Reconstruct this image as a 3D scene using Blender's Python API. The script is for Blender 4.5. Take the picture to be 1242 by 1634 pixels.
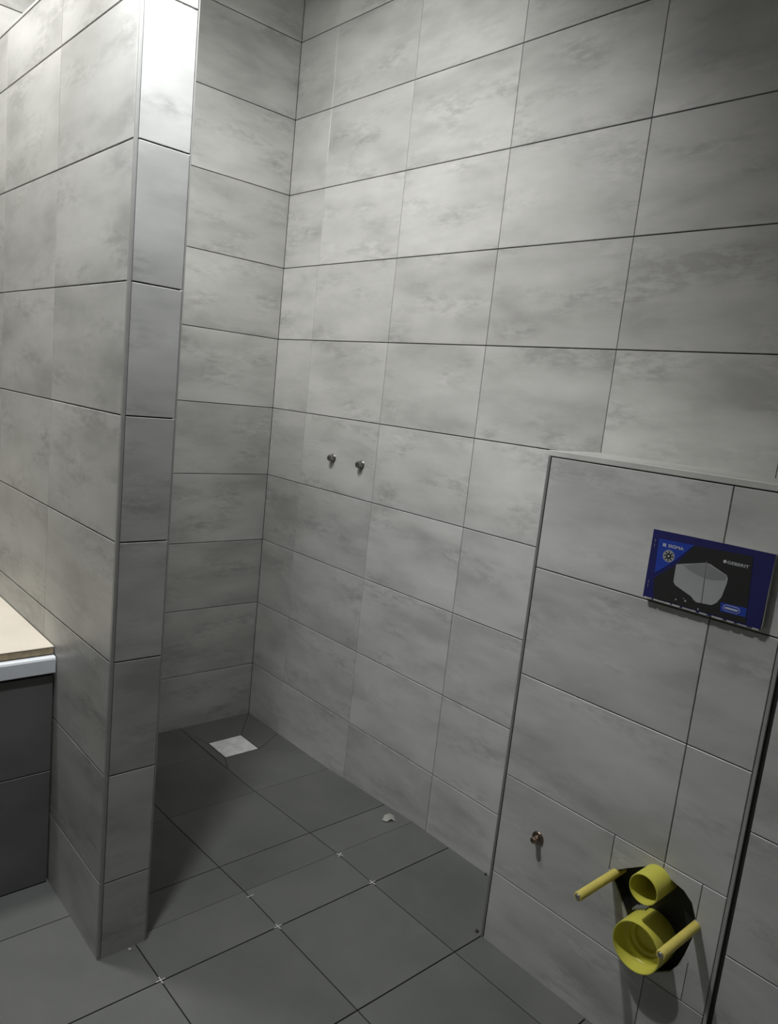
import bpy, bmesh, math, random
from mathutils import Vector, Matrix
random.seed(7)
for o in list(bpy.data.objects): bpy.data.objects.remove(o)
S = bpy.context.scene
COL = S.collection

# ---------------------------------------------------------------- camera
cam = bpy.data.cameras.new('camera'); cam_o = bpy.data.objects.new('camera', cam); COL.objects.link(cam_o)
Rm = Matrix(((0.66017089, -0.19520783, 0.72530566), (0.74366193, 0.03417081, -0.66768203), (0.10555248, 0.98016645, 0.1677272)))
M4 = Rm.to_4x4(); M4.translation = Vector((2.4034, -1.5649, 1.2724)); cam_o.matrix_world = M4
cam.sensor_fit = 'VERTICAL'; cam.sensor_height = 24.0; cam.sensor_width = 24.0
cam.lens = 1202.2 / 1634 * 24.0
cam.shift_y = 19.97 / 1634
cam.clip_start = 0.02
S.camera = cam_o

# ---------------------------------------------------------------- world, lights, exposure
w = bpy.data.worlds.new('world'); S.world = w; w.use_nodes = True
w.node_tree.nodes['Background'].inputs[0].default_value = (0.6, 0.65, 0.7, 1)
w.node_tree.nodes['Background'].inputs[1].default_value = 0.02
S.view_settings.view_transform = 'Standard'; S.view_settings.look = 'None'
S.view_settings.gamma = 1.0; S.view_settings.use_curve_mapping = False
S.view_settings.exposure = 0.0

def lamp(name, typ, loc, power, col=(1, 1, 1), **kw):
    l = bpy.data.lights.new(name, typ); l.energy = power; l.color = col
    for k, v in kw.items(): setattr(l, k, v)
    o = bpy.data.objects.new(name, l); o.location = loc; COL.objects.link(o); return o
def aim(o, target):
    d = Vector(target) - o.location
    o.rotation_euler = d.to_track_quat('-Z', 'Y').to_euler()

# swivelling ceiling spot turned to the shower walls, one over the bath, and a shaded reflector bulb hanging before the end of the partition
D = math.radians
shower_spot = lamp('shower_spot', 'SPOT', (0.90, -1.00, 2.62), 98, (1.0, 0.995, 0.985), spot_size=D(108), spot_blend=0.9, shadow_soft_size=0.13)
aim(shower_spot, (0.36, 0.0, 1.38))
lamp('bath_downlight', 'SPOT', (0.46, -1.30, 2.64), 96, (1.0, 0.985, 0.96), spot_size=D(150), spot_blend=0.6, shadow_soft_size=0.10)
lamp('hanging_bulb', 'SPOT', (1.17, -1.07, 2.28), 80, (0.96, 0.98, 1.0), spot_size=D(108), spot_blend=0.8, shadow_soft_size=0.03)

# ---------------------------------------------------------------- materials
def newmat(name):
    m = bpy.data.materials.new(name); m.use_nodes = True
    nt = m.node_tree; b = nt.nodes['Principled BSDF']; return m, nt, b
def simple(name, col, rough=0.5, metal=0.0, noise=0.0, scale=40, spec=0.5, bump=0.0):
    m, nt, b = newmat(name)
    b.inputs['Base Color'].default_value = (*col, 1); b.inputs['Roughness'].default_value = rough
    b.inputs['Metallic'].default_value = metal; b.inputs['Specular IOR Level'].default_value = spec
    tc = nt.nodes.new('ShaderNodeTexCoord'); n = nt.nodes.new('ShaderNodeTexNoise')
    n.inputs['Scale'].default_value = scale; n.inputs['Detail'].default_value = 4
    nt.links.new(tc.outputs['Object'], n.inputs['Vector'])
    r = nt.nodes.new('ShaderNodeValToRGB')
    r.color_ramp.elements[0].position = 0.3; r.color_ramp.elements[1].position = 0.7
    r.color_ramp.elements[0].color = (*[c * (1 - noise) for c in col], 1)
    r.color_ramp.elements[1].color = (*[min(1, c * (1 + noise)) for c in col], 1)
    nt.links.new(n.outputs['Fac'], r.inputs['Fac']); nt.links.new(r.outputs['Color'], b.inputs['Base Color'])
    if bump:
        bp = nt.nodes.new('ShaderNodeBump'); bp.inputs['Strength'].default_value = bump; bp.inputs['Distance'].default_value = 0.002
        nt.links.new(n.outputs['Fac'], bp.inputs['Height']); nt.links.new(bp.outputs['Normal'], b.inputs['Normal'])
    return m

def tile_mat(name, dark, mid, light, rough, stretch=2.4, scale=4.2, tilevar=0.06, fine=0.25, spec=0.5):
    m, nt, b = newmat(name); N = nt.nodes.new; Lk = nt.links.new
    uv = N('ShaderNodeUVMap'); uv.uv_map = 'uv'; sd = N('ShaderNodeUVMap'); sd.uv_map = 'seed'
    su = N('ShaderNodeSeparateXYZ'); Lk(uv.outputs[0], su.inputs[0])
    ss = N('ShaderNodeSeparateXYZ'); Lk(sd.outputs[0], ss.inputs[0])
    def math_(op, a, bb):
        q = N('ShaderNodeMath'); q.operation = op
        for i, v in enumerate((a, bb)):
            if isinstance(v, (int, float)): q.inputs[i].default_value = v
            else: Lk(v, q.inputs[i])
        return q.outputs[0]
    cv = N('ShaderNodeCombineXYZ')
    Lk(math_('ADD', su.outputs[0], math_('MULTIPLY', ss.outputs[1], 17.0)), cv.inputs[0])
    Lk(math_('MULTIPLY', su.outputs[1], stretch), cv.inputs[1])
    Lk(math_('MULTIPLY', ss.outputs[0], 53.0), cv.inputs[2])
    n1 = N('ShaderNodeTexNoise'); n1.inputs['Scale'].default_value = scale; n1.inputs['Detail'].default_value = 5
    n1.inputs['Roughness'].default_value = 0.55; n1.inputs['Distortion'].default_value = 0.15; Lk(cv.outputs[0], n1.inputs['Vector'])
    n2 = N('ShaderNodeTexNoise'); n2.inputs['Scale'].default_value = scale * 7; n2.inputs['Detail'].default_value = 6
    n2.inputs['Roughness'].default_value = 0.65; Lk(cv.outputs[0], n2.inputs['Vector'])
    # worn patches: fine mottling gathered where a broad noise is high
    n3 = N('ShaderNodeTexNoise'); n3.inputs['Scale'].default_value = scale * 1.4; n3.inputs['Detail'].default_value = 1
    mp = N('ShaderNodeMapping'); mp.inputs['Location'].default_value = (4.1, 2.7, 9.3); Lk(cv.outputs[0], mp.inputs['Vector']); Lk(mp.outputs[0], n3.inputs['Vector'])
    patch = N('ShaderNodeMapRange'); patch.inputs[1].default_value = 0.48; patch.inputs[2].default_value = 0.66; Lk(n3.outputs[0], patch.inputs[0])
    mott = N('ShaderNodeMapRange'); mott.inputs[1].default_value = 0.38; mott.inputs[2].default_value = 0.62
    mott.inputs[3].default_value = -0.5; mott.inputs[4].default_value = 0.5; Lk(n2.outputs[0], mott.inputs[0])
    add = math_('MULTIPLY', math_('MULTIPLY', mott.outputs[0], patch.outputs[0]), fine)
    f = math_('SUBTRACT', math_('ADD', n1.outputs[0], add), math_('MULTIPLY', patch.outputs[0], fine * 0.22))
    r = N('ShaderNodeValToRGB'); e = r.color_ramp.elements
    e[0].position = 0.28; e[0].color = (*dark, 1); e[1].position = 0.72; e[1].color = (*light, 1)
    k = e.new(0.5); k.color = (*mid, 1); Lk(f, r.inputs['Fac'])
    hs = N('ShaderNodeHueSaturation')
    Lk(math_('ADD', 1 - tilevar, math_('MULTIPLY', ss.outputs[0], tilevar * 2)), hs.inputs['Value'])
    Lk(r.outputs['Color'], hs.inputs['Color']); Lk(hs.outputs[0], b.inputs['Base Color'])
    rr = N('ShaderNodeMapRange'); rr.inputs[3].default_value = rough + 0.06; rr.inputs[4].default_value = rough - 0.06
    Lk(n1.outputs[0], rr.inputs[0]); Lk(rr.outputs[0], b.inputs['Roughness'])
    b.inputs['Specular IOR Level'].default_value = spec
    bp = N('ShaderNodeBump'); bp.inputs['Strength'].default_value = 0.12; bp.inputs['Distance'].default_value = 0.001
    Lk(n2.outputs[0], bp.inputs['Height']); Lk(bp.outputs[0], b.inputs['Normal'])
    return m

M = {}
M['wall'] = tile_mat('grey_stone_wall_tile', (0.315, 0.316, 0.301), (0.425, 0.426, 0.409), (0.50, 0.501, 0.484), 0.38, stretch=2.8, scale=3.4, fine=0.24, spec=0.4)
M['floor'] = tile_mat('anthracite_floor_tile', (0.088, 0.092, 0.088), (0.108, 0.112, 0.107), (0.130, 0.133, 0.126), 0.5, stretch=1.0, scale=3.4, fine=0.1)
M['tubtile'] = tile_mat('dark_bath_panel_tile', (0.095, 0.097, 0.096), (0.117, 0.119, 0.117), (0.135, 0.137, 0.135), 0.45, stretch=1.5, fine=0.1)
M['joint'] = simple('dark_open_joint', (0.035, 0.034, 0.031), 0.9, noise=0.3, scale=60)
M['trim'] = simple('grey_plastic_edge_trim', (0.30, 0.30, 0.285), 0.4, noise=0.05)
M['trimdark'] = simple('dark_grey_edge_trim', (0.17, 0.17, 0.16), 0.4, noise=0.05)
M['ledge'] = simple('pale_ledge_tile', (0.46, 0.46, 0.43), 0.4, noise=0.10, scale=14)
M['paint'] = simple('white_ceiling_paint', (0.72, 0.72, 0.70), 0.8, noise=0.02)
M['white'] = simple('white_acrylic', (0.62, 0.65, 0.68), 0.18, noise=0.02)
M['cream'] = simple('cream_board_face', (0.53, 0.485, 0.41), 0.5, noise=0.05, scale=9)
M['ply'] = simple('board_edge_wood', (0.30, 0.24, 0.15), 0.7, noise=0.25, scale=60)
M['chrome'] = simple('chromed_brass', (0.34, 0.33, 0.31), 0.25, 1.0, noise=0.05)
M['brass'] = simple('tarnished_brass', (0.27, 0.21, 0.17), 0.3, 1.0, noise=0.15, scale=80)
M['yellow'] = simple('yellow_plastic', (0.60, 0.57, 0.085), 0.38, noise=0.05, scale=25)
M['yellow2'] = simple('ochre_yellow_sleeve', (0.62, 0.52, 0.12), 0.42, noise=0.08, scale=60)
M['black'] = simple('black_plastic_and_gap_shade', (0.012, 0.012, 0.010), 0.6, noise=0.2)
M['steel'] = simple('zinc_rod', (0.5, 0.5, 0.48), 0.35, 1.0, noise=0.1)
M['spacer'] = simple('white_spacer_plastic', (0.55, 0.55, 0.50), 0.5, noise=0.05)
M['drain'] = simple('smudged_white_cover', (0.80, 0.81, 0.79), 0.5, noise=0.16, scale=28)
M['navy'] = simple('navy_print', (0.012, 0.013, 0.105), 0.4, noise=0.12, scale=30)
M['blue'] = simple('bright_blue_print', (0.012, 0.045, 0.34), 0.4, noise=0.05)
M['printblack'] = simple('black_print', (0.013, 0.014, 0.013), 0.5, noise=0.1)
M['printgrey'] = simple('grey_print', (0.33, 0.34, 0.34), 0.5, noise=0.06, scale=14)
M['printgrey2'] = simple('mid_grey_print', (0.22, 0.225, 0.225), 0.5, noise=0.05)
M['printwhite'] = simple('white_print', (0.55, 0.56, 0.58), 0.5, noise=0.03)
M['card'] = simple('white_card_edge', (0.42, 0.41, 0.38), 0.7, noise=0.1)

# ---------------------------------------------------------------- mesh helpers
def link(name, bm, mats, parent=None, smooth=False):
    me = bpy.data.meshes.new(name); bm.normal_update(); bm.to_mesh(me); bm.free()
    for m in (mats if isinstance(mats, (list, tuple)) else [mats]): me.materials.append(m)
    if smooth:
        for p in me.polygons: p.use_smooth = True
    o = bpy.data.objects.new(name, me); COL.objects.link(o)
    if parent: o.parent = parent
    return o
def tag(o, label=None, cat=None, group=None, kind=None):
    for k, v in (('label', label), ('category', cat), ('group', group), ('kind', kind)):
        if v: o[k] = v
    return o
def empty(name, loc=(0, 0, 0)):
    o = bpy.data.objects.new(name, None); o.location = loc; o.empty_display_size = 0.05; COL.objects.link(o); return o
def rel(o, parent):
    o.parent = parent; return o
def inset(pts, d):
    n = len(pts); out = []
    a = sum(pts[i][0] * pts[(i + 1) % n][1] - pts[(i + 1) % n][0] * pts[i][1] for i in range(n))
    s = 1 if a > 0 else -1
    for i in range(n):
        p0, p1, p2 = Vector(pts[i - 1]), Vector(pts[i]), Vector(pts[(i + 1) % n])
        e1 = (p1 - p0).normalized(); e2 = (p2 - p1).normalized()
        n1 = Vector((-e1.y, e1.x)) * s; n2 = Vector((-e2.y, e2.x)) * s
        b = (n1 + n2); b = b.normalized() if b.length > 1e-6 else n1
        c = max(0.35, b.dot(n1)); out.append(tuple(p1 + b * (d / c)))
    return out
class Panel:
    """tiles laid on a plane: origin o, axes u and v, outward normal n"""
    def __init__(s, o, u, v):
        s.o, s.u, s.v = Vector(o), Vector(u), Vector(v); s.n = s.u.cross(s.v).normalized()
        s.bm = bmesh.new(); s.uv = s.bm.loops.layers.uv.new('uv'); s.sd = s.bm.loops.layers.uv.new('seed')
    def P(s, p, h=0, zf=None):
        q = s.o + s.u * p[0] + s.v * p[1] + s.n * h
        if zf: q.z += zf(p)
        return q
    def tile(s, pts, gap=0.002, bev=0.0009, th=0.008, mi=0, zf=None, gaps=None, lift=0.0):
        seed = (random.random(), random.random())
        a = sum(pts[i][0] * pts[(i + 1) % len(pts)][1] - pts[(i + 1) % len(pts)][0] * pts[i][1] for i in range(len(pts)))
        if a < 0: pts = pts[::-1]
        if gaps is not None:      # rectangle with its own gap at left,right,bottom,top
            (x0, y0), (x1, y1) = pts[0], pts[2]
            o_ = [(x0 + gaps[0], y0 + gaps[2]), (x1 - gaps[1], y0 + gaps[2]), (x1 - gaps[1], y1 - gaps[3]), (x0 + gaps[0], y1 - gaps[3])]
        else: o_ = inset(pts, gap / 2)
        i_ = inset(o_, bev)
        rings = [(o_, -th), (o_, -bev + lift), (i_, lift)]
        vs = [[s.bm.verts.new(s.P(p, h, zf)) for p in r] for r, h in rings]
        def face(vv, pp):
            f = s.bm.faces.new(vv); f.material_index = mi
            for l, p in zip(f.loops, pp): l[s.uv].uv = (p[0], p[1]); l[s.sd].uv = seed
        n = len(pts)
        for k in range(2):
            for i in range(n):
                j = (i + 1) % n
                face([vs[k][i], vs[k][j], vs[k + 1][j], vs[k + 1][i]], [o_[i], o_[j], i_[j], i_[i]])
        face(vs[2], i_)
    def rect(s, x0, y0, x1, y1, **k): s.tile([(x0, y0), (x1, y0), (x1, y1), (x0, y1)], **k)
    def slab(s, x0, y0, x1, y1, h0, h1, mi=1):
        c = [(x0, y0), (x1, y0), (x1, y1), (x0, y1)]
        a = [s.bm.verts.new(s.P(p, h0)) for p in c]; b = [s.bm.verts.new(s.P(p, h1)) for p in c]
        for vv in ([a[3], a[2], a[1], a[0]], b, *[[a[i], a[(i + 1) % 4], b[(i + 1) % 4], b[i]] for i in range(4)]):
            f = s.bm.faces.new(vv); f.material_index = mi
    def grid(s, xs, ys, g=0.002, **k):
        for i in range(len(xs) - 1):
            for j in range(len(ys) - 1):
                gl = 0.0006; gh = 0.0012
                s.rect(xs[i], ys[j], xs[i + 1], ys[j + 1], gaps=(gl, gl, gh, gh), **k)
    def done(s, name, mats, parent=None): return link(name, s.bm, mats, parent)
def box(bm, x0, x1, y0, y1, z0, z1, bev=0.0, mi=0, seg=2):
    g = bmesh.ops.create_cube(bm, size=1)
    vs = g['verts']
    for v in vs:
        v.co = Vector((x0 + (v.co.x + .5) * (x1 - x0), y0 + (v.co.y + .5) * (y1 - y0), z0 + (v.co.z + .5) * (z1 - z0)))
    fs = set(f for v in vs for f in v.link_faces)
    for f in fs: f.material_index = mi
    if bev:
        es = list(set(e for v in vs for e in v.link_edges))
        bmesh.ops.bevel(bm, geom=es, offset=bev, segments=seg, affect='EDGES', profile=0.5)
def lathe(prof, seg=48, axis='y'):
    """prof: list of (radius, offset along -y from 0); open profile revolved about the y axis"""
    bm = bmesh.new(); rings = []
    for r, t in prof:
        if r <= 1e-7: rings.append([bm.verts.new((0, -t, 0))])
        else: rings.append([bm.verts.new((r * math.cos(2 * math.pi * i / seg), -t, r * math.sin(2 * math.pi * i / seg))) for i in range(seg)])
    for a, b in zip(rings, rings[1:]):
        for i in range(seg):
            j = (i + 1) % seg
            if len(a) == 1 and len(b) == 1: continue
            if len(a) == 1: bm.faces.new([a[0], b[j], b[i]])
            elif len(b) == 1: bm.faces.new([a[i], a[j], b[0]])
            else: bm.faces.new([a[i], a[j], b[j], b[i]])
    bmesh.ops.recalc_face_normals(bm, faces=bm.faces)
    return bm
def smooth_by_angle(o, ang=35):
    me = o.data
    for p in me.polygons: p.use_smooth = True
    bm = bmesh.new(); bm.from_mesh(me)
    for e in bm.edges:
        if len(e.link_faces) == 2 and e.calc_face_angle(0) > math.radians(ang): e.smooth = False
    bm.to_mesh(me); bm.free()

# ---------------------------------------------------------------- measures (metres)
Z1, DZ = 0.1818, 0.25                       # first horizontal joint, course height
CEIL = 2.66
XB, YD, XC = 1.4176, -0.1998, 1.955         # toilet boxing: left, front, right
YL, XE, YR = -0.9749, 0.9796, -0.8643       # partition: bath side, end, shower side
XT = 0.6594                                 # bath panel plane
YN, XF = -2.70, 3.10                        # room limits behind the camera
rows = [-0.06] + [Z1 + DZ * i for i in range(0, 10)] + [CEIL]

# wall with the shower outlets (plane y = 0)
p = Panel((0, 0, 0), (1, 0, 0), (0, 0, 1))
p.grid([0.0] + [0.2103 + 0.4 * i for i in range(7)] + [XF], rows)
p.slab(-0.12, -0.08, XF + 0.12, CEIL + 0.05, -0.12, -0.0055)
tag(p.done('wall_back', [M['wall'], M['joint']]), kind='structure')
# short wall at the far end of the shower, running on behind the partition (plane x = 0)
p = Panel((0, 0, 0), (0, -1, 0), (0, 0, 1))
p.u, p.v = Vector((0, 1, 0)), Vector((0, 0, 1)); p.n = Vector((1, 0, 0))
p.grid([YN, -2.4, -2.0, -1.6, -1.2, -0.8, -0.4, 0.0], rows)
p.slab(YN - 0.12, -0.08, -0.0055, CEIL + 0.05, -0.12, -0.0055)
tag(p.done('wall_left', [M['wall'], M['joint']]), kind='structure')
# walls behind the camera
p = Panel((0, YN, 0), (1, 0, 0), (0, 0, 1)); p.n = Vector((0, 1, 0))
p.grid([0.01 + 0.4 * i for i in range(8)] + [XF], rows)
p.slab(-0.12, -0.08, XF + 0.12, CEIL + 0.05, -0.12, -0.0055)
tag(p.done('wall_front', [M['wall'], M['joint']]), kind='structure')
p = Panel((XF, 0, 0), (0, 1, 0), (0, 0, 1)); p.n = Vector((-1, 0, 0))
p.grid([YN, -2.4, -2.0, -1.6, -1.2, -0.8, -0.4, 0.0], rows)
p.slab(YN, -0.08, -0.0055, CEIL + 0.05, -0.12, -0.0055)
tag(p.done('wall_right', [M['wall'], M['joint']]), kind='structure')
bm = bmesh.new(); box(bm, -0.12, XF + 0.12, YN - 0.12, 0.12, CEIL, CEIL + 0.1)
tag(link('ceiling', bm, M['paint']), kind='structure')

# ---------------------------------------------------------------- floor
def fz(p):
    x, y = p
    z = 0.0
    if x < 0.956 and y > -0.90:
        z = -0.0215 * min(1.0, (0.956 - x) / 0.43)
        if x < 0.53: z -= 0.004 * min(1.0, (0.53 - x) / 0.26)
    d = max(abs(x - 0.2111) - 0.0635, abs(y + 0.1911) - 0.069, 0)
    if x < 0.53 and y > -0.30: z -= 0.004 * max(0.0, 1 - d / 0.10)
    return z
p = Panel((0, 0, 0), (1, 0, 0), (0, 1, 0))
m0, m1, m2, m3, m4, m5 = 0.2300, 0.5275, 0.8265, 0.9545, 1.1095, 1.4110
l0, l1, l2, l3 = 0.0, -0.2950, -0.5925, -0.8885
xs = [0.0, m0, m1, m2, m3, m4, m5, m5 + 0.3015, m5 + 0.603, m5 + 0.9045, m5 + 1.206, XF]
ys = [l0, l1, l2, l3] + [l3 - 0.2965 * i for i in range(1, 6)] + [-2.45, YN]
def fl(x0, x1, y0, y1, g=0.0028, **k):
    p.tile([(x0, y1), (x1, y1), (x1, y0), (x0, y0)], gap=g, bev=0.0006, zf=fz, **k)
for i in range(len(xs) - 1):
    for j in range(len(ys) - 1):
        if j == 0 and i < 2: continue
        x0, x1, y0, y1 = xs[i], xs[i + 1], ys[j], ys[j + 1]
        if j >= 3 and i < 5:      # beyond the partition the full tiles run on uncut
            continue
        g = (0.0011, 0.0011, 0.0011, 0.0011)
        gl = 0.0007 if i in (0, 1) else 0.0013
        gr = 0.0007 if i in (0, 1) else 0.0013
        if i == 3: gl, gr = 0.0013, 0.0005
        if i == 2: gl, gr = 0.0007, 0.0013
        if i == 4: gl, gr = 0.0005, 0.0015
        if i >= 5: gl = gr = 0.0015
        p.tile([(x0, y1), (x1, y1), (x1, y0), (x0, y0)], gaps=(gl, gr, 0.0012, 0.0012), bev=0.0006, zf=fz, th=0.007)
for j in range(3, len(ys) - 1):
    y0, y1 = (-0.925 if j == 3 else ys[j]), ys[j + 1]
    xl = [0.0, m4 - 0.904, m4 - 0.6025, m4 - 0.301, m4]
    for i in range(4):
        if j == 3 and i == 3:      # this one passes in front of the partition end
            p.tile([(xl[3], y1), (m4, y1), (m4, ys[3]), (xl[3], ys[3])], gaps=(0.0012, 0.0015, 0.0012, 0.0012), bev=0.0006, th=0.007)
        else:
            p.tile([(xl[i], y1), (xl[i + 1], y1), (xl[i + 1], y0), (xl[i], y0)], gaps=(0.0010, 0.0012, 0.0012, 0.0012), bev=0.0006, th=0.007)
# cut tiles falling to the square drain
c1, c2, c3, c4 = (0.1471, -0.1215), (0.2745, -0.1215), (0.2745, -0.2605), (0.1471, -0.2605)
g = 0.0014
for poly in ([(0, 0), c1, c4, (0, l1)],
             [(0, 0), (0.2103, 0), c2, c1], [(0.2103, 0), (0.415, -0.0), c2],
             [(0.415, 0), (m1, 0), (m1, l1), (0.352, l1), c3, c2],
             [(0, l1), c4, c3, (0.352, l1)]):
    p.tile(poly, gap=g, bev=0.0005, zf=fz, th=0.006)
p.slab(-0.05, YN - 0.05, XF + 0.05, 0.05, -0.14, -0.05)
# mortar bed just under the tiles, following the fall to the drain
bx_ = [0, .1471, .2745, .53, .956, 1.5, XF]; by_ = [YN, -.901, -.899, -.60, -.30, -.2605, -.1215, 0.0]
gv = {}
for i, x in enumerate(bx_):
    for j, y in enumerate(by_): gv[i, j] = p.bm.verts.new(Vector((x, y, fz((x, y)) - 0.0055)))
for i in range(len(bx_) - 1):
    for j in range(len(by_) - 1):
        f = p.bm.faces.new([gv[i, j], gv[i + 1, j], gv[i + 1, j + 1], gv[i, j + 1]]); f.material_index = 1
tag(p.done('floor', [M['floor'], M['joint']]), kind='structure')

# ---------------------------------------------------------------- partition between bath and shower
PT = 2.064
prow = [-0.03] + [0.1812 + DZ * i for i in range(8)] + [PT]
p = Panel((0, YL, 0), (1, 0, 0), (0, 0, 1))
p.grid([0.0, XE - 0.808, XE - 0.408, XE - 0.0075], prow)
# end face
q = Panel((XE, 0, 0), (0, 1, 0), (0, 0, 1)); q.bm.free(); q.bm, q.uv, q.sd = p.bm, p.uv, p.sd
q.grid([YL + 0.0070, YR - 0.002], prow)
# shower side
q = Panel((0, YR, 0), (1, 0, 0), (0, 0, 1)); q.n = Vector((0, 1, 0)); q.bm.free(); q.bm, q.uv, q.sd = p.bm, p.uv, p.sd
q.grid([0.0, XE - 0.82, XE - 0.42, XE - 0.003], prow)
box(p.bm, 0.0, XE - 0.0055, YL + 0.0055, YR - 0.0055, -0.03, PT, mi=1)
tag(p.done('wall_partition', [M['wall'], M['joint']]), kind='structure')
bm = bmesh.new()
box(bm, XE - 0.0070, XE + 0.0006, YL - 0.0006, YL + 0.0060, -0.005, PT + 0.001, bev=0.0012)
tag(link('trim_1', bm, M['trim']), kind='structure')
bm = bmesh.new()
box(bm, 0.001, XE + 0.0004, YL - 0.0004, YL + 0.010, PT + 0.0015, PT + 0.0085, bev=0.0008)
box(bm, 0.001, XE + 0.0004, YL + 0.0105, YR, PT + 0.0015, PT + 0.0080, bev=0.0008)
tag(link('trim_2', bm, M['ledge']), kind='structure')
bm = bmesh.new()
box(bm, XE - 0.0022, XE + 0.0003, YR - 0.0012, YR + 0.0008, -0.003, PT + 0.001, bev=0.0004)
tag(link('trim_3', bm, M['trim']), kind='structure')

# ---------------------------------------------------------------- toilet boxing with its opening
ZT = 1.1795
hole = [(1.7159, 0.3531), (1.7457, 0.3763), (1.7833, 0.4026), (1.8157, 0.4097), (1.8422, 0.4035), (1.8643, 0.398), (1.8825, 0.3838),
        (1.8941, 0.358), (1.896, 0.3187), (1.8869, 0.2736), (1.878, 0.245), (1.8655, 0.2236), (1.8414, 0.2055), (1.7900, 0.2150),
        (1.7609, 0.2806), (1.7367, 0.3161), (1.7206, 0.3364)]
p = Panel((0, YD, 0), (1, 0, 0), (0, 0, 1))
W1, K = 1.8185, [0.1814, 0.4314, 0.6814, 0.9314]
XR = XC - 0.012
def R(x0, z0, x1, z1, gl=0.0007, gr=0.0007):
    p.rect(x0, z0, x1, z1, gaps=(gl, gr, 0.0012, 0.0012))
R(XB, -0.03, W1, K[0]); R(W1, -0.03, XR, K[0])
for a, b in ((K[1], K[2]), (K[2], K[3]), (K[3], ZT)): R(XB, a, W1, b); R(W1, a, XR, b, gl=0.0012)
h = hole
z0, z1 = K[0], K[1]
# left piece, L-shaped under the opening
p.tile([(XB, z0), (1.8185, z0), h[12], h[13], h[14], h[15], h[16], h[0], (1.7075, 0.3531), (1.7075, z1), (XB, z1)], gap=0.0016)
p.tile([(1.7075, 0.3531), h[0], h[1], h[2], h[3], (1.8185, 0.4092), (1.8185, z1), (1.7075, z1)], gap=0.0012)
p.tile([(1.8185, 0.4092), h[4], h[5], h[6], h[7], (1.8965, 0.3560), (1.8965, z1), (1.8185, z1)], gap=0.0012)
p.tile([(1.8185, z0), (1.8975, z0), (1.8975, 0.2640), h[9], h[10], h[11], h[12]], gap=0.0010)
p.tile([(1.8975, z0), (XR, z0), (XR, z1), (1.8965, z1), (1.8965, 0.3560), h[7], h[8], h[9], (1.8975, 0.2640)], gap=0.0010)
# backing board, built round the opening
hb = inset(hole, -0.0002)
hx0, hx1, hz0, hz1 = 1.700, 1.912, 0.195, 0.420
for (x0, x1, zz0, zz1) in ((XB, hx0, -0.03, ZT), (hx1, XR + 0.002, -0.03, ZT), (hx0, hx1, -0.03, hz0), (hx0, hx1, hz1, ZT)):
    box(p.bm, x0, x1, YD + 0.0055, -0.0005, zz0, zz1, mi=1)
tag(p.done('wall_toilet_boxing', [M['wall'], M['joint']]), kind='structure')
# side wall of the boxing, tiled
p = Panel((XB - 0.0085, 0, 0), (0, 1, 0), (0, 0, 1)); p.n = Vector((-1, 0, 0))
p.grid([YD + 0.009, -0.001], [-0.03] + K + [ZT])
box(p.bm, XB - 0.006, XB, YD + 0.0085, -0.0005, -0.03, ZT, mi=1)
tag(p.done('wall_boxing_side', [M['wall'], M['joint']]), kind='structure')
# ledge on top: tile plus a pale edge strip
bm = bmesh.new()
box(bm, XB - 0.0085, XR + 0.012, YD + 0.0125, -0.0006, ZT, 1.1930, bev=0.0008)
tag(link('trim_4', bm, M['ledge']), kind='structure')
bm = bmesh.new()
box(bm, XB - 0.0085, XR + 0.012, YD - 0.0004, YD + 0.0115, ZT + 0.0012, 1.1935, bev=0.0012)
tag(link('trim_5', bm, M['ledge']), kind='structure')
bm = bmesh.new()
box(bm, XB - 0.0085, XB - 0.0012, YD - 0.0004, YD + 0.008, -0.004, ZT + 0.001, bev=0.0015)
tag(link('trim_6', bm, M['trimdark']), kind='structure')
bm = bmesh.new()
box(bm, XR + 0.0008, XR + 0.0075, YD - 0.0004, YD + 0.010, -0.004, ZT + 0.001, bev=0.0010)
tag(link('trim_7', bm, M['trim']), kind='structure')
# taller tiled wall to the right of the boxing, past a deep joint
p = Panel((0, YD, 0), (1, 0, 0), (0, 0, 1))
XW = XR + 0.0160
p.grid([XW, XW + 0.4, XW + 0.8, XF], [-0.03, 0.0745, 0.3245, 0.5740, 0.8240, 1.074, 1.324, 1.574, 1.824, 2.074, 2.324, CEIL])
box(p.bm, XW, XF, YD + 0.0055, -0.002, -0.03, CEIL, mi=1)
tag(p.done('wall_service_shaft', [M['wall'], M['joint']]), kind='structure')
bm = bmesh.new(); box(bm, XR + 0.0078, XW - 0.0006, YD + 0.004, YD + 0.10, -0.004, CEIL)  # black block added in the gap, its colour standing in for deep shade
tag(link('gap_shade_fill', bm, M['black']), kind='structure')

# ---------------------------------------------------------------- recess in the opening: black rubber collar plate with the two outlets
rec = empty('toilet_drain_fitting', (1.8105, YD + 0.02, 0.257))
tag(rec, 'black collar plate with wide yellow drain socket and narrower flush pipe in toilet boxing', 'toilet connection')
def child(o):
    o.parent = rec; o.location = Vector(o.location) - rec.location; return o
bm = bmesh.new()
box(bm, hx0 + 0.001, hx1 - 0.001, YD + 0.030, YD + 0.036, hz0 + 0.001, hz1 - 0.001)
child(link('back_plate', bm, M['black']))
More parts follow.
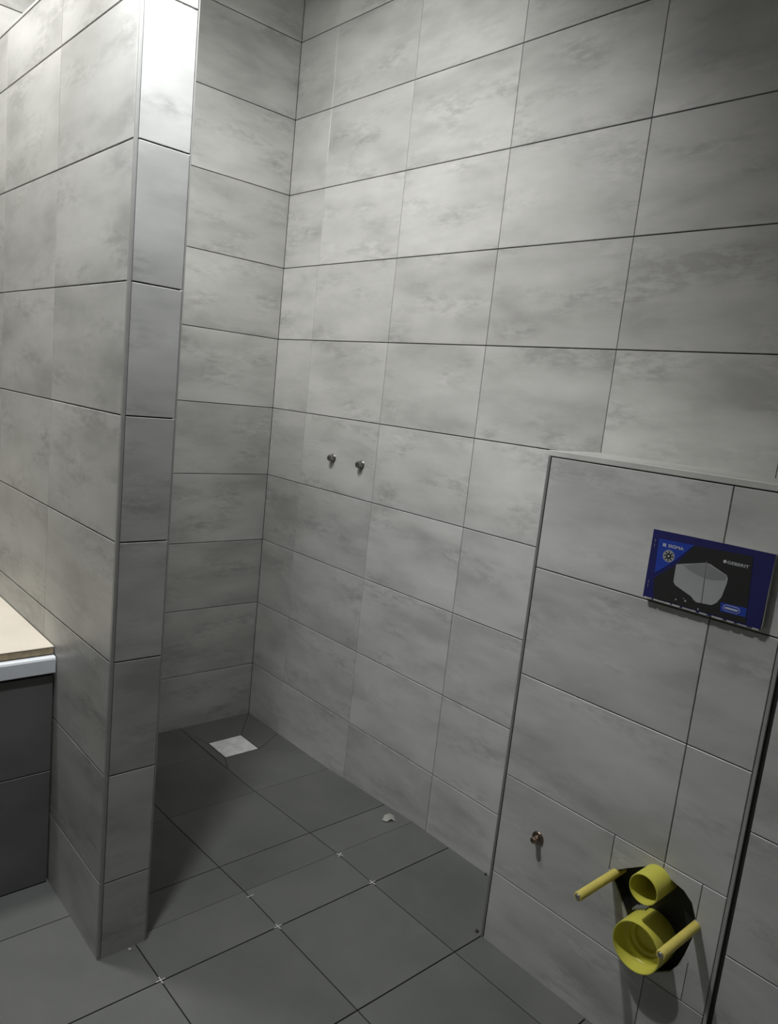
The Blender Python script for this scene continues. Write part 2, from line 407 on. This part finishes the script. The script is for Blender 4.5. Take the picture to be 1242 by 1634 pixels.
# moulded rim of the collar lining the hole
bm = bmesh.new(); hi = inset(hole, 0.0008)
fo = [bm.verts.new((x, YD + 0.0065, z)) for x, z in inset(hole, -0.004)]; fi = [bm.verts.new((x, YD + 0.004, z)) for x, z in hi]; bi = [bm.verts.new((x, YD + 0.029, z)) for x, z in hi]
n = len(hole)
for i in range(n):
    j = (i + 1) % n
    bm.faces.new([fi[i], fi[j], bi[j], bi[i]]); 
bmesh.ops.recalc_face_normals(bm, faces=bm.faces)
bmesh.ops.delete(bm, geom=fo, context='VERTS')
child(link('collar', bm, M['black']))
def pipe(name, x, z, y_m, r, wall, deep, mat, stepped=False):
    L_ = (YD + 0.0295) - y_m
    prof = [(r * 0.97, 0), (r, 0.004), (r, L_ - 0.0015), (r - 0.0005, L_), (r - wall + 0.0005, L_), (r - wall, L_ - 0.0015)]
    if stepped:
        prof += [(r - wall, L_ - 0.030), (r - wall - 0.003, L_ - 0.034), (r - wall - 0.012, L_ - 0.036), (r - wall - 0.013, L_ - 0.044),
                 (r - wall - 0.019, L_ - 0.046), (r - wall - 0.021, L_ - 0.056), (r - wall - 0.030, L_ - 0.058), (0.006, L_ - 0.060), (0.004, L_ - 0.056), (0, L_ - 0.056)]
    else:
        prof += [(r - wall, deep), (0, deep)]
    o = link(name, lathe(prof, 64), mat); o.location = (x, YD + 0.0295, z); smooth_by_angle(o, 40); child(o); return o
pipe('drain_socket', 1.8105, 0.2590, -0.2430, 0.0508, 0.0028, 0.002, M['yellow'], stepped=True)
pipe('flush_pipe', 1.8105, 0.3900, -0.2540, 0.0300, 0.0024, 0.010, M['yellow'])
bm = bmesh.new()
for i in range(5): box(bm, 1.7665 + i * 0.0058, 1.7695 + i * 0.0058, YD + 0.009, YD + 0.0300, 0.2930 + 0.0036 * i, 0.2965 + 0.0036 * i)
child(link('vent_ribs', bm, M['trimdark']))

# threaded hanging rods in yellow sleeves
def rod(x, z, label):
    t = empty('hanging_rod', (x, YD, z)); tag(t, label, 'rod', group='toilet hanging rods')
    L_ = 0.1345; r = 0.0092
    s = link('sleeve', lathe([(r, -0.030), (r, L_ - 0.002), (r - 0.0012, L_), (r - 0.003, L_), (r - 0.003, L_ - 0.006), (0.0048, L_ - 0.006)], 28), M['yellow2'], t); smooth_by_angle(s)
    s.rotation_euler = (0.0, 0, 0)
    prof = [(0.0060, L_ - 0.007)]
    for k in range(4): prof += [(0.0062, L_ - 0.0055 + k * 0.0017), (0.0054, L_ - 0.0047 + k * 0.0017)]
    prof += [(0.0050, L_ + 0.0018), (0.0022, L_ + 0.0018), (0.0020, L_ - 0.0005), (0, L_ - 0.0005)]
    q = link('threaded_end', lathe(prof, 20), M['steel'], t)
    return t
rod(1.7220, 0.3525, 'yellow sleeved rod left of the flush pipe, level with the hole top')
rod(1.8985, 0.3450, 'yellow sleeved rod right of the pipes, its tip crossing the wide socket')

# ---------------------------------------------------------------- flush plate cover with printed front
fc = empty('flush_plate_cover', (1.8005, YD, 1.006))
tag(fc, 'blue and black printed flush plate cover stuck on the toilet boxing', 'cover')
def fchild(o): o.parent = fc; o.location = Vector(o.location) - fc.location; return o
YF = YD - 0.012
outer = [(1.6871, 1.0739), (1.7600, 1.0748), (1.8300, 1.0753), (1.9155, 1.0755), (1.9129, 0.9400),
         (1.8850, 0.9400), (1.8500, 0.9392), (1.8150, 0.9388), (1.7800, 0.9392), (1.7500, 0.9388), (1.7200, 0.9398), (1.6873, 0.9386)]
def prism(pts, y0, y1, bm=None):
    bm = bm or bmesh.new()
    a = [bm.verts.new((x, y0, z)) for x, z in pts]; b = [bm.verts.new((x, y1, z)) for x, z in pts]; n = len(pts)
    bm.faces.new(a); bm.faces.new(b[::-1])
    for i in range(n): bm.faces.new([a[i], b[i], b[(i + 1) % n], a[(i + 1) % n]])
    bmesh.ops.recalc_face_normals(bm, faces=bm.faces); return bm
fchild(link('card_backing', prism(inset(outer, 0.0012), YD - 0.0006, YF + 0.0008), M['card']))
fchild(link('front_sheet', prism(outer, YF, YF + 0.0008), M['navy']))
# torn white lower edge and the pale side flap
bm = bmesh.new(); rr = random.Random(3)
xx = 1.690
while xx < 1.905:
    wd = rr.uniform(0.012, 0.030); hh = rr.uniform(0.0008, 0.0020)
    box(bm, xx, min(xx + wd, 1.911), YF - 0.0006, YF + 0.0010, 0.9385 - hh * 0.5, 0.9395 + hh * 0.5, bev=0.0003, seg=1); xx += wd + rr.uniform(0.0, 0.010)
fchild(link('torn_edge', bm, M['card']))
bm = bmesh.new(); box(bm, 1.9146, 1.9158, YD - 0.0006, YF + 0.0004, 0.943, 1.070)
fchild(link('side_flap', bm, M['trim']))
def pr(name, pts, lvl, mat): return fchild(link(name, prism(pts, YF - 0.00025 * lvl - 0.0002, YF - 0.0001), mat))
pr('black_panel', [(1.7718, 1.0595), (1.8792, 1.0640), (1.8880, 0.9430), (1.7095, 0.9418), (1.7040, 0.98), (1.7419, 1.0150)], 1, M['printblack'])
pr('blue_corner', [(1.7010, 1.0580), (1.7718, 1.0600), (1.7560, 1.0420), (1.7419, 1.0250), (1.7240, 1.0080), (1.7040, 0.9900)], 2, M['blue'])
pr('basin_picture', [(1.7436, 1.0171), (1.7470, 1.0182), (1.8005, 1.0336), (1.8080, 1.0325), (1.8400, 1.0200), (1.8430, 1.0150), (1.8427, 1.0051), (1.8381, 0.9792), (1.8310, 0.9660), (1.8230, 0.9596), (1.8189, 0.9590), (1.794, 0.9570), (1.7880, 0.9600), (1.7825, 0.9649), (1.7488, 0.9777), (1.7440, 0.9830)], 2, M['printgrey'])
pr('basin_shade', [(1.7567, 1.0183), (1.8005, 1.0325), (1.8400, 1.0185), (1.8390, 1.0110), (1.8200, 1.0062), (1.8056, 1.0050), (1.7900, 1.0070), (1.7720, 1.0120)], 3, M['printgrey2'])
pr('fold_line', [(1.7996, 1.0365), (1.8006, 1.0365), (1.8043, 0.9582), (1.8029, 0.9582)], 4, M['trimdark'])
pr('blue_label', [(1.8383, 0.9690), (1.8854, 0.9712), (1.8857, 0.9548), (1.8403, 0.9531)], 2, M['blue'])
def pill(cx, cz, a, b, n=10):
    pts = []
    for k in range(n + 1):
        t = -math.pi / 2 + math.pi * k / n; pts.append((cx + a - b + b * math.cos(t), cz + b * math.sin(t)))
    for k in range(n + 1):
        t = math.pi / 2 + math.pi * k / n; pts.append((cx - a + b + b * math.cos(t), cz + b * math.sin(t)))
    return pts
def disc(cx, cz, r, n=24): return [(cx + r * math.cos(2 * math.pi * k / n), cz + r * math.sin(2 * math.pi * k / n)) for k in range(n)]
pr('label_outline', pill(1.8590, 0.9620, 0.0152, 0.0058), 3, M['printwhite'])
pr('label_fill', pill(1.8590, 0.9620, 0.0142, 0.0048), 4, M['blue'])
pr('label_bar', pill(1.8590, 0.9620, 0.0120, 0.0017), 5, M['printwhite'])
sx, sz = 1.7262, 1.0290
pr('seal', disc(sx, sz, 0.0118), 3, M['printgrey'])
for k in range(8):
    t = k * math.pi / 4; c, s_ = math.cos(t), math.sin(t)
    q = [(0.0042, -0.0009), (0.0098, -0.0013), (0.0098, 0.0013), (0.0042, 0.0009)]
    pr('seal_tooth', [(sx + a * c - b * s_, sz + a * s_ + b * c) for a, b in q], 4, M['printblack'])
pr('seal_centre', disc(sx, sz, 0.0050), 4, M['printblack'])
pr('seal_dot', disc(sx, sz, 0.0019), 5, M['printwhite'])
for x, z, r in ((1.7546, 0.9512, .0016), (1.7731, 0.9535, .0020), (1.7998, 0.9450, .0016), (1.7690, 0.9570, .0010)):
    pr('printed_dot', disc(x, z, r, 12), 2, M['printgrey'])
# small squares beside the words
for cx, cz, s_ in ((1.7142, 1.0482, 0.0030), (1.8325, 1.0437, 0.0026)):
    pr('logo_square', [(cx - s_, cz - s_), (cx + s_, cz - s_), (cx + s_, cz + s_), (cx - s_, cz + s_)], 3, M['printwhite'])
pr('logo_bar', [(1.7138, 1.0452), (1.7146, 1.0452), (1.7146, 1.0512), (1.7138, 1.0512)], 4, M['blue'])
def words(name, txt, x, z, size, width):
    cu = bpy.data.curves.new(name, 'FONT'); cu.body = txt; cu.size = size; cu.extrude = 0.0001
    cu.offset = 0.0001
    t = bpy.data.objects.new(name, cu); COL.objects.link(t)
    bpy.context.view_layer.update()
    me = bpy.data.meshes.new_from_object(t.evaluated_get(bpy.context.evaluated_depsgraph_get()))
    bpy.data.objects.remove(t); me.materials.clear(); me.materials.append(M['printwhite'])
    x0 = min(v.co.x for v in me.vertices); x1 = max(v.co.x for v in me.vertices); f = width / (x1 - x0)
    for v in me.vertices: v.co = Vector(((v.co.x - x0) * f, -v.co.z, v.co.y))
    o = bpy.data.objects.new(name, me); COL.objects.link(o); o.location = (x, YF - 0.0010, z); o.rotation_euler = (0, 0, 0)
    return fchild(o)
words('lettering', 'SIGMA', 1.7222, 1.0458, 0.0082, 0.031)
words('lettering', 'GEBERIT', 1.8372, 1.0410, 0.0076, 0.0385)
# little printed marks along the left border
for z0_ in (1.050, 1.040, 0.968, 0.960): pr('border_mark', [(1.6935, z0_), (1.6945, z0_), (1.6945, z0_ + 0.006), (1.6935, z0_ + 0.006)], 1, M['printgrey2'])

# ---------------------------------------------------------------- capped water outlets
def outlet(x, y, z, label, mat, r, l, hexr, group=None, name='water_outlet'):
    t = empty(name, (x, y, z)); tag(t, label, 'pipe plug', group)
    f = link('flange', lathe([(r * 0.98, 0), (r, 0.0010), (r * 0.93, 0.0030), (r * 0.70, 0.0042), (r * 0.55, 0.0044), (0, 0.0044)], 32), mat, t); smooth_by_angle(f, 50)
    f = link('ring', lathe([(hexr * 1.02, 0.003), (hexr * 1.08, 0.0065), (hexr * 1.0, 0.0085), (hexr * 0.8, 0.009), (0, 0.009)], 28), mat, t); smooth_by_angle(f, 50)
    bm = lathe([(hexr, 0.008), (hexr, l - 0.002), (hexr * 0.86, l), (hexr * 0.5, l), (hexr * 0.42, l - 0.002), (0, l - 0.002)], 6)
    f = link('hex_plug', bm, mat, t); f.rotation_euler = (0, 0.3, 0)
    return t
outlet(0.3915, -0.0, 1.0460, 'chrome hex plug in shower wall, nearer the room corner', M['chrome'], 0.0150, 0.0195, 0.0112, 'shower mixer outlets')
outlet(0.5425, -0.0, 1.0440, 'chrome hex plug in shower wall, nearer the toilet boxing', M['chrome'], 0.0150, 0.0195, 0.0112, 'shower mixer outlets')
t = outlet(1.5280, YD, 0.3270, 'brown tarnished brass plug with round flange, low on the toilet boxing', M['brass'], 0.0155, 0.021, 0.0078)

# ---------------------------------------------------------------- shower drain
dr = empty('shower_drain', (0.2108, -0.191, -0.0325)); tag(dr, 'square white covered drain set in the dark shower floor corner', 'drain')
bm = bmesh.new(); box(bm, -0.0600, 0.0600, -0.0660, 0.0660, -0.001, 0.0035, bev=0.0006)
link('cover_plate', bm, M['drain'], dr)
bm = bmesh.new()
for a in ((-.0628, -.0608, -.0688, .0688), (.0608, .0628, -.0688, .0688), (-.0608, .0608, -.0688, -.0668), (-.0608, .0608, .0668, .0688)): box(bm, *a, -0.004, 0.0022)
link('frame', bm, M['black'], dr)

# ---------------------------------------------------------------- tile spacers
def spacer(x, y, rz, label, arms=4, s=0.0105, z=0.0, tilt=0.0):
    bm = bmesh.new(); t = 0.0010
    box(bm, -s, s, -t, t, 0, 0.0014)
    if arms == 4: box(bm, -t, t, -s, s, 0.00005, 0.00145)
    o = link('tile_spacer', bm, M['spacer']); o.location = (x, y, z + 0.0002); o.rotation_euler = (tilt, 0, rz)
    tag(o, label, 'tile spacer', 'white spacers left in the floor joints'); return o
spacer(1.1083, -0.8887, 0.0, 'white cross spacer in front of the end of the partition')
spacer(1.1100, -0.5931, 0.03, 'white cross spacer one tile from the partition, middle of the floor')
spacer(1.1090, -0.2950, 0.05, 'white cross spacer in the joint closest to the outlet wall')
spacer(0.9800, -0.5905, math.pi / 2, 'single white bar spacer standing across a floor joint', arms=2)
spacer(0.9660, -0.2935, 0.5, 'tilted white spacer at the cut strip of the shower floor', s=0.0095, tilt=0.12)

# scrap of white plastic by the wall
bm = bmesh.new()
pts = [(-.016, -.006, .001), (-.010, .006, .008), (.002, .012, .010), (.013, .006, .008), (.017, -.008, .001), (.006, -.006, .006), (-.004, -.012, .0015), (0, 0, .011)]
vs = [bm.verts.new(p_) for p_ in pts]
for i in range(7): bm.faces.new([vs[i], vs[7], vs[(i + 1) % 7]])
g_ = bmesh.ops.solidify(bm, geom=list(bm.faces), thickness=0.0008)
o = link('plastic_scrap', bm, M['spacer']); o.location = (0.905, -0.057, -0.0005); o.rotation_euler = (0, 0, 0.9); o.scale = (1.25, 1.25, 1.25)
tag(o, 'small crumpled white scrap lying on the dark floor near the wall', 'scrap')

# crumbs of mortar left along the floor edges
def crumb(x, y, r, mat, label, seed):
    rr_ = random.Random(seed); bm = bmesh.new(); bmesh.ops.create_icosphere(bm, subdivisions=2, radius=r)
    for v in bm.verts:
        v.co *= rr_.uniform(0.75, 1.2); v.co.z = max(v.co.z * 0.7, -r * 0.45)
    o = link('mortar_crumb', bm, mat); o.location = (x, y, r * 0.42); tag(o, label, 'crumb', 'mortar crumbs on the floor')
crumb(1.2560, -0.0060, 0.0042, M['joint'], 'dark mortar crumb against the outlet wall, left of the toilet boxing', 1)
crumb(1.3950, -0.1980, 0.0048, M['joint'], 'dark mortar crumb at the foot of the toilet boxing corner', 2)
crumb(0.9880, -0.9060, 0.0034, M['card'], 'pale mortar crumb at the foot of the partition end', 3)

# ---------------------------------------------------------------- bath, its panel, and the board on it
tub = empty('bathtub', (0.33, -1.76, 0.0)); tag(tub, 'white bathtub rim built in beside the partition', 'bathtub')
def tchild(o): o.parent = tub; o.location = Vector(o.location) - tub.location; return o
X0, X1, Y0, Y1, ZR0, ZR1 = 0.003, 0.668, YN + 0.006, YL - 0.0025, 0.5500, 0.5900
bm = bmesh.new()
def ring(x0, x1, y0, y1, z, n=1): return [bm.verts.new(c) for c in ((x0, y0, z), (x1, y0, z), (x1, y1, z), (x0, y1, z))]
bv = 0.006
R_ = [ring(X0, X1 - 0.002, Y0, Y1, ZR0), ring(X0, X1, Y0, Y1, ZR0 + 0.002), ring(X0, X1, Y0, Y1, ZR1 - bv), ring(X0, X1 - bv * .3, Y0, Y1, ZR1 - bv * .3), ring(X0, X1 - bv, Y0, Y1, ZR1),
      ring(X0 + .07, X1 - .07, Y0 + .10, Y1 - .09, ZR1), ring(X0 + .08, X1 - .08, Y0 + .11, Y1 - .10, ZR1 - .012), ring(X0 + .13, X1 - .13, Y0 + .30, Y1 - .16, .22), ring(X0 + .17, X1 - .17, Y0 + .36, Y1 - .20, .18)]
for a, b in zip(R_, R_[1:]):
    for i in range(4): bm.faces.new([a[i], a[(i + 1) % 4], b[(i + 1) % 4], b[i]])
bm.faces.new(R_[-1])
bmesh.ops.recalc_face_normals(bm, faces=bm.faces)
tchild(link('rim_and_basin', bm, M['white']))
# dark tiled panel in front of the bath
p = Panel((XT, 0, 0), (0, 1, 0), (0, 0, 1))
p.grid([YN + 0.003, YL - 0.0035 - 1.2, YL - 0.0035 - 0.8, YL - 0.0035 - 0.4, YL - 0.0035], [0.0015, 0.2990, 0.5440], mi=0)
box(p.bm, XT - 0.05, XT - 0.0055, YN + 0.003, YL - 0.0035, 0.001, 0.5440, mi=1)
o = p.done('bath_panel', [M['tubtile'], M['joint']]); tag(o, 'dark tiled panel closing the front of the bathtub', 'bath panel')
# board
bd = empty('covering_board', (0.33, -1.7, 0.5905)); tag(bd, 'cream faced wooden board laid over the bathtub', 'board')
bm = bmesh.new()
box(bm, -0.325, 0.322, -0.95, 0.722, 0.0022, 0.0175, bev=0.0008)
o = link('plywood', bm, M['ply'], bd)
bm = bmesh.new(); box(bm, -0.326, 0.3225, -0.951, 0.7232, 0.0177, 0.0205, bev=0.0008)
link('cream_facing', bm, M['cream'], bd)
bm = bmesh.new(); box(bm, -0.300, 0.3120, -0.93, 0.700, 0.0, 0.0021)  # added black sheet, painting the shade in the gap under the board
link('gap_shade_sheet', bm, M['black'], bd)
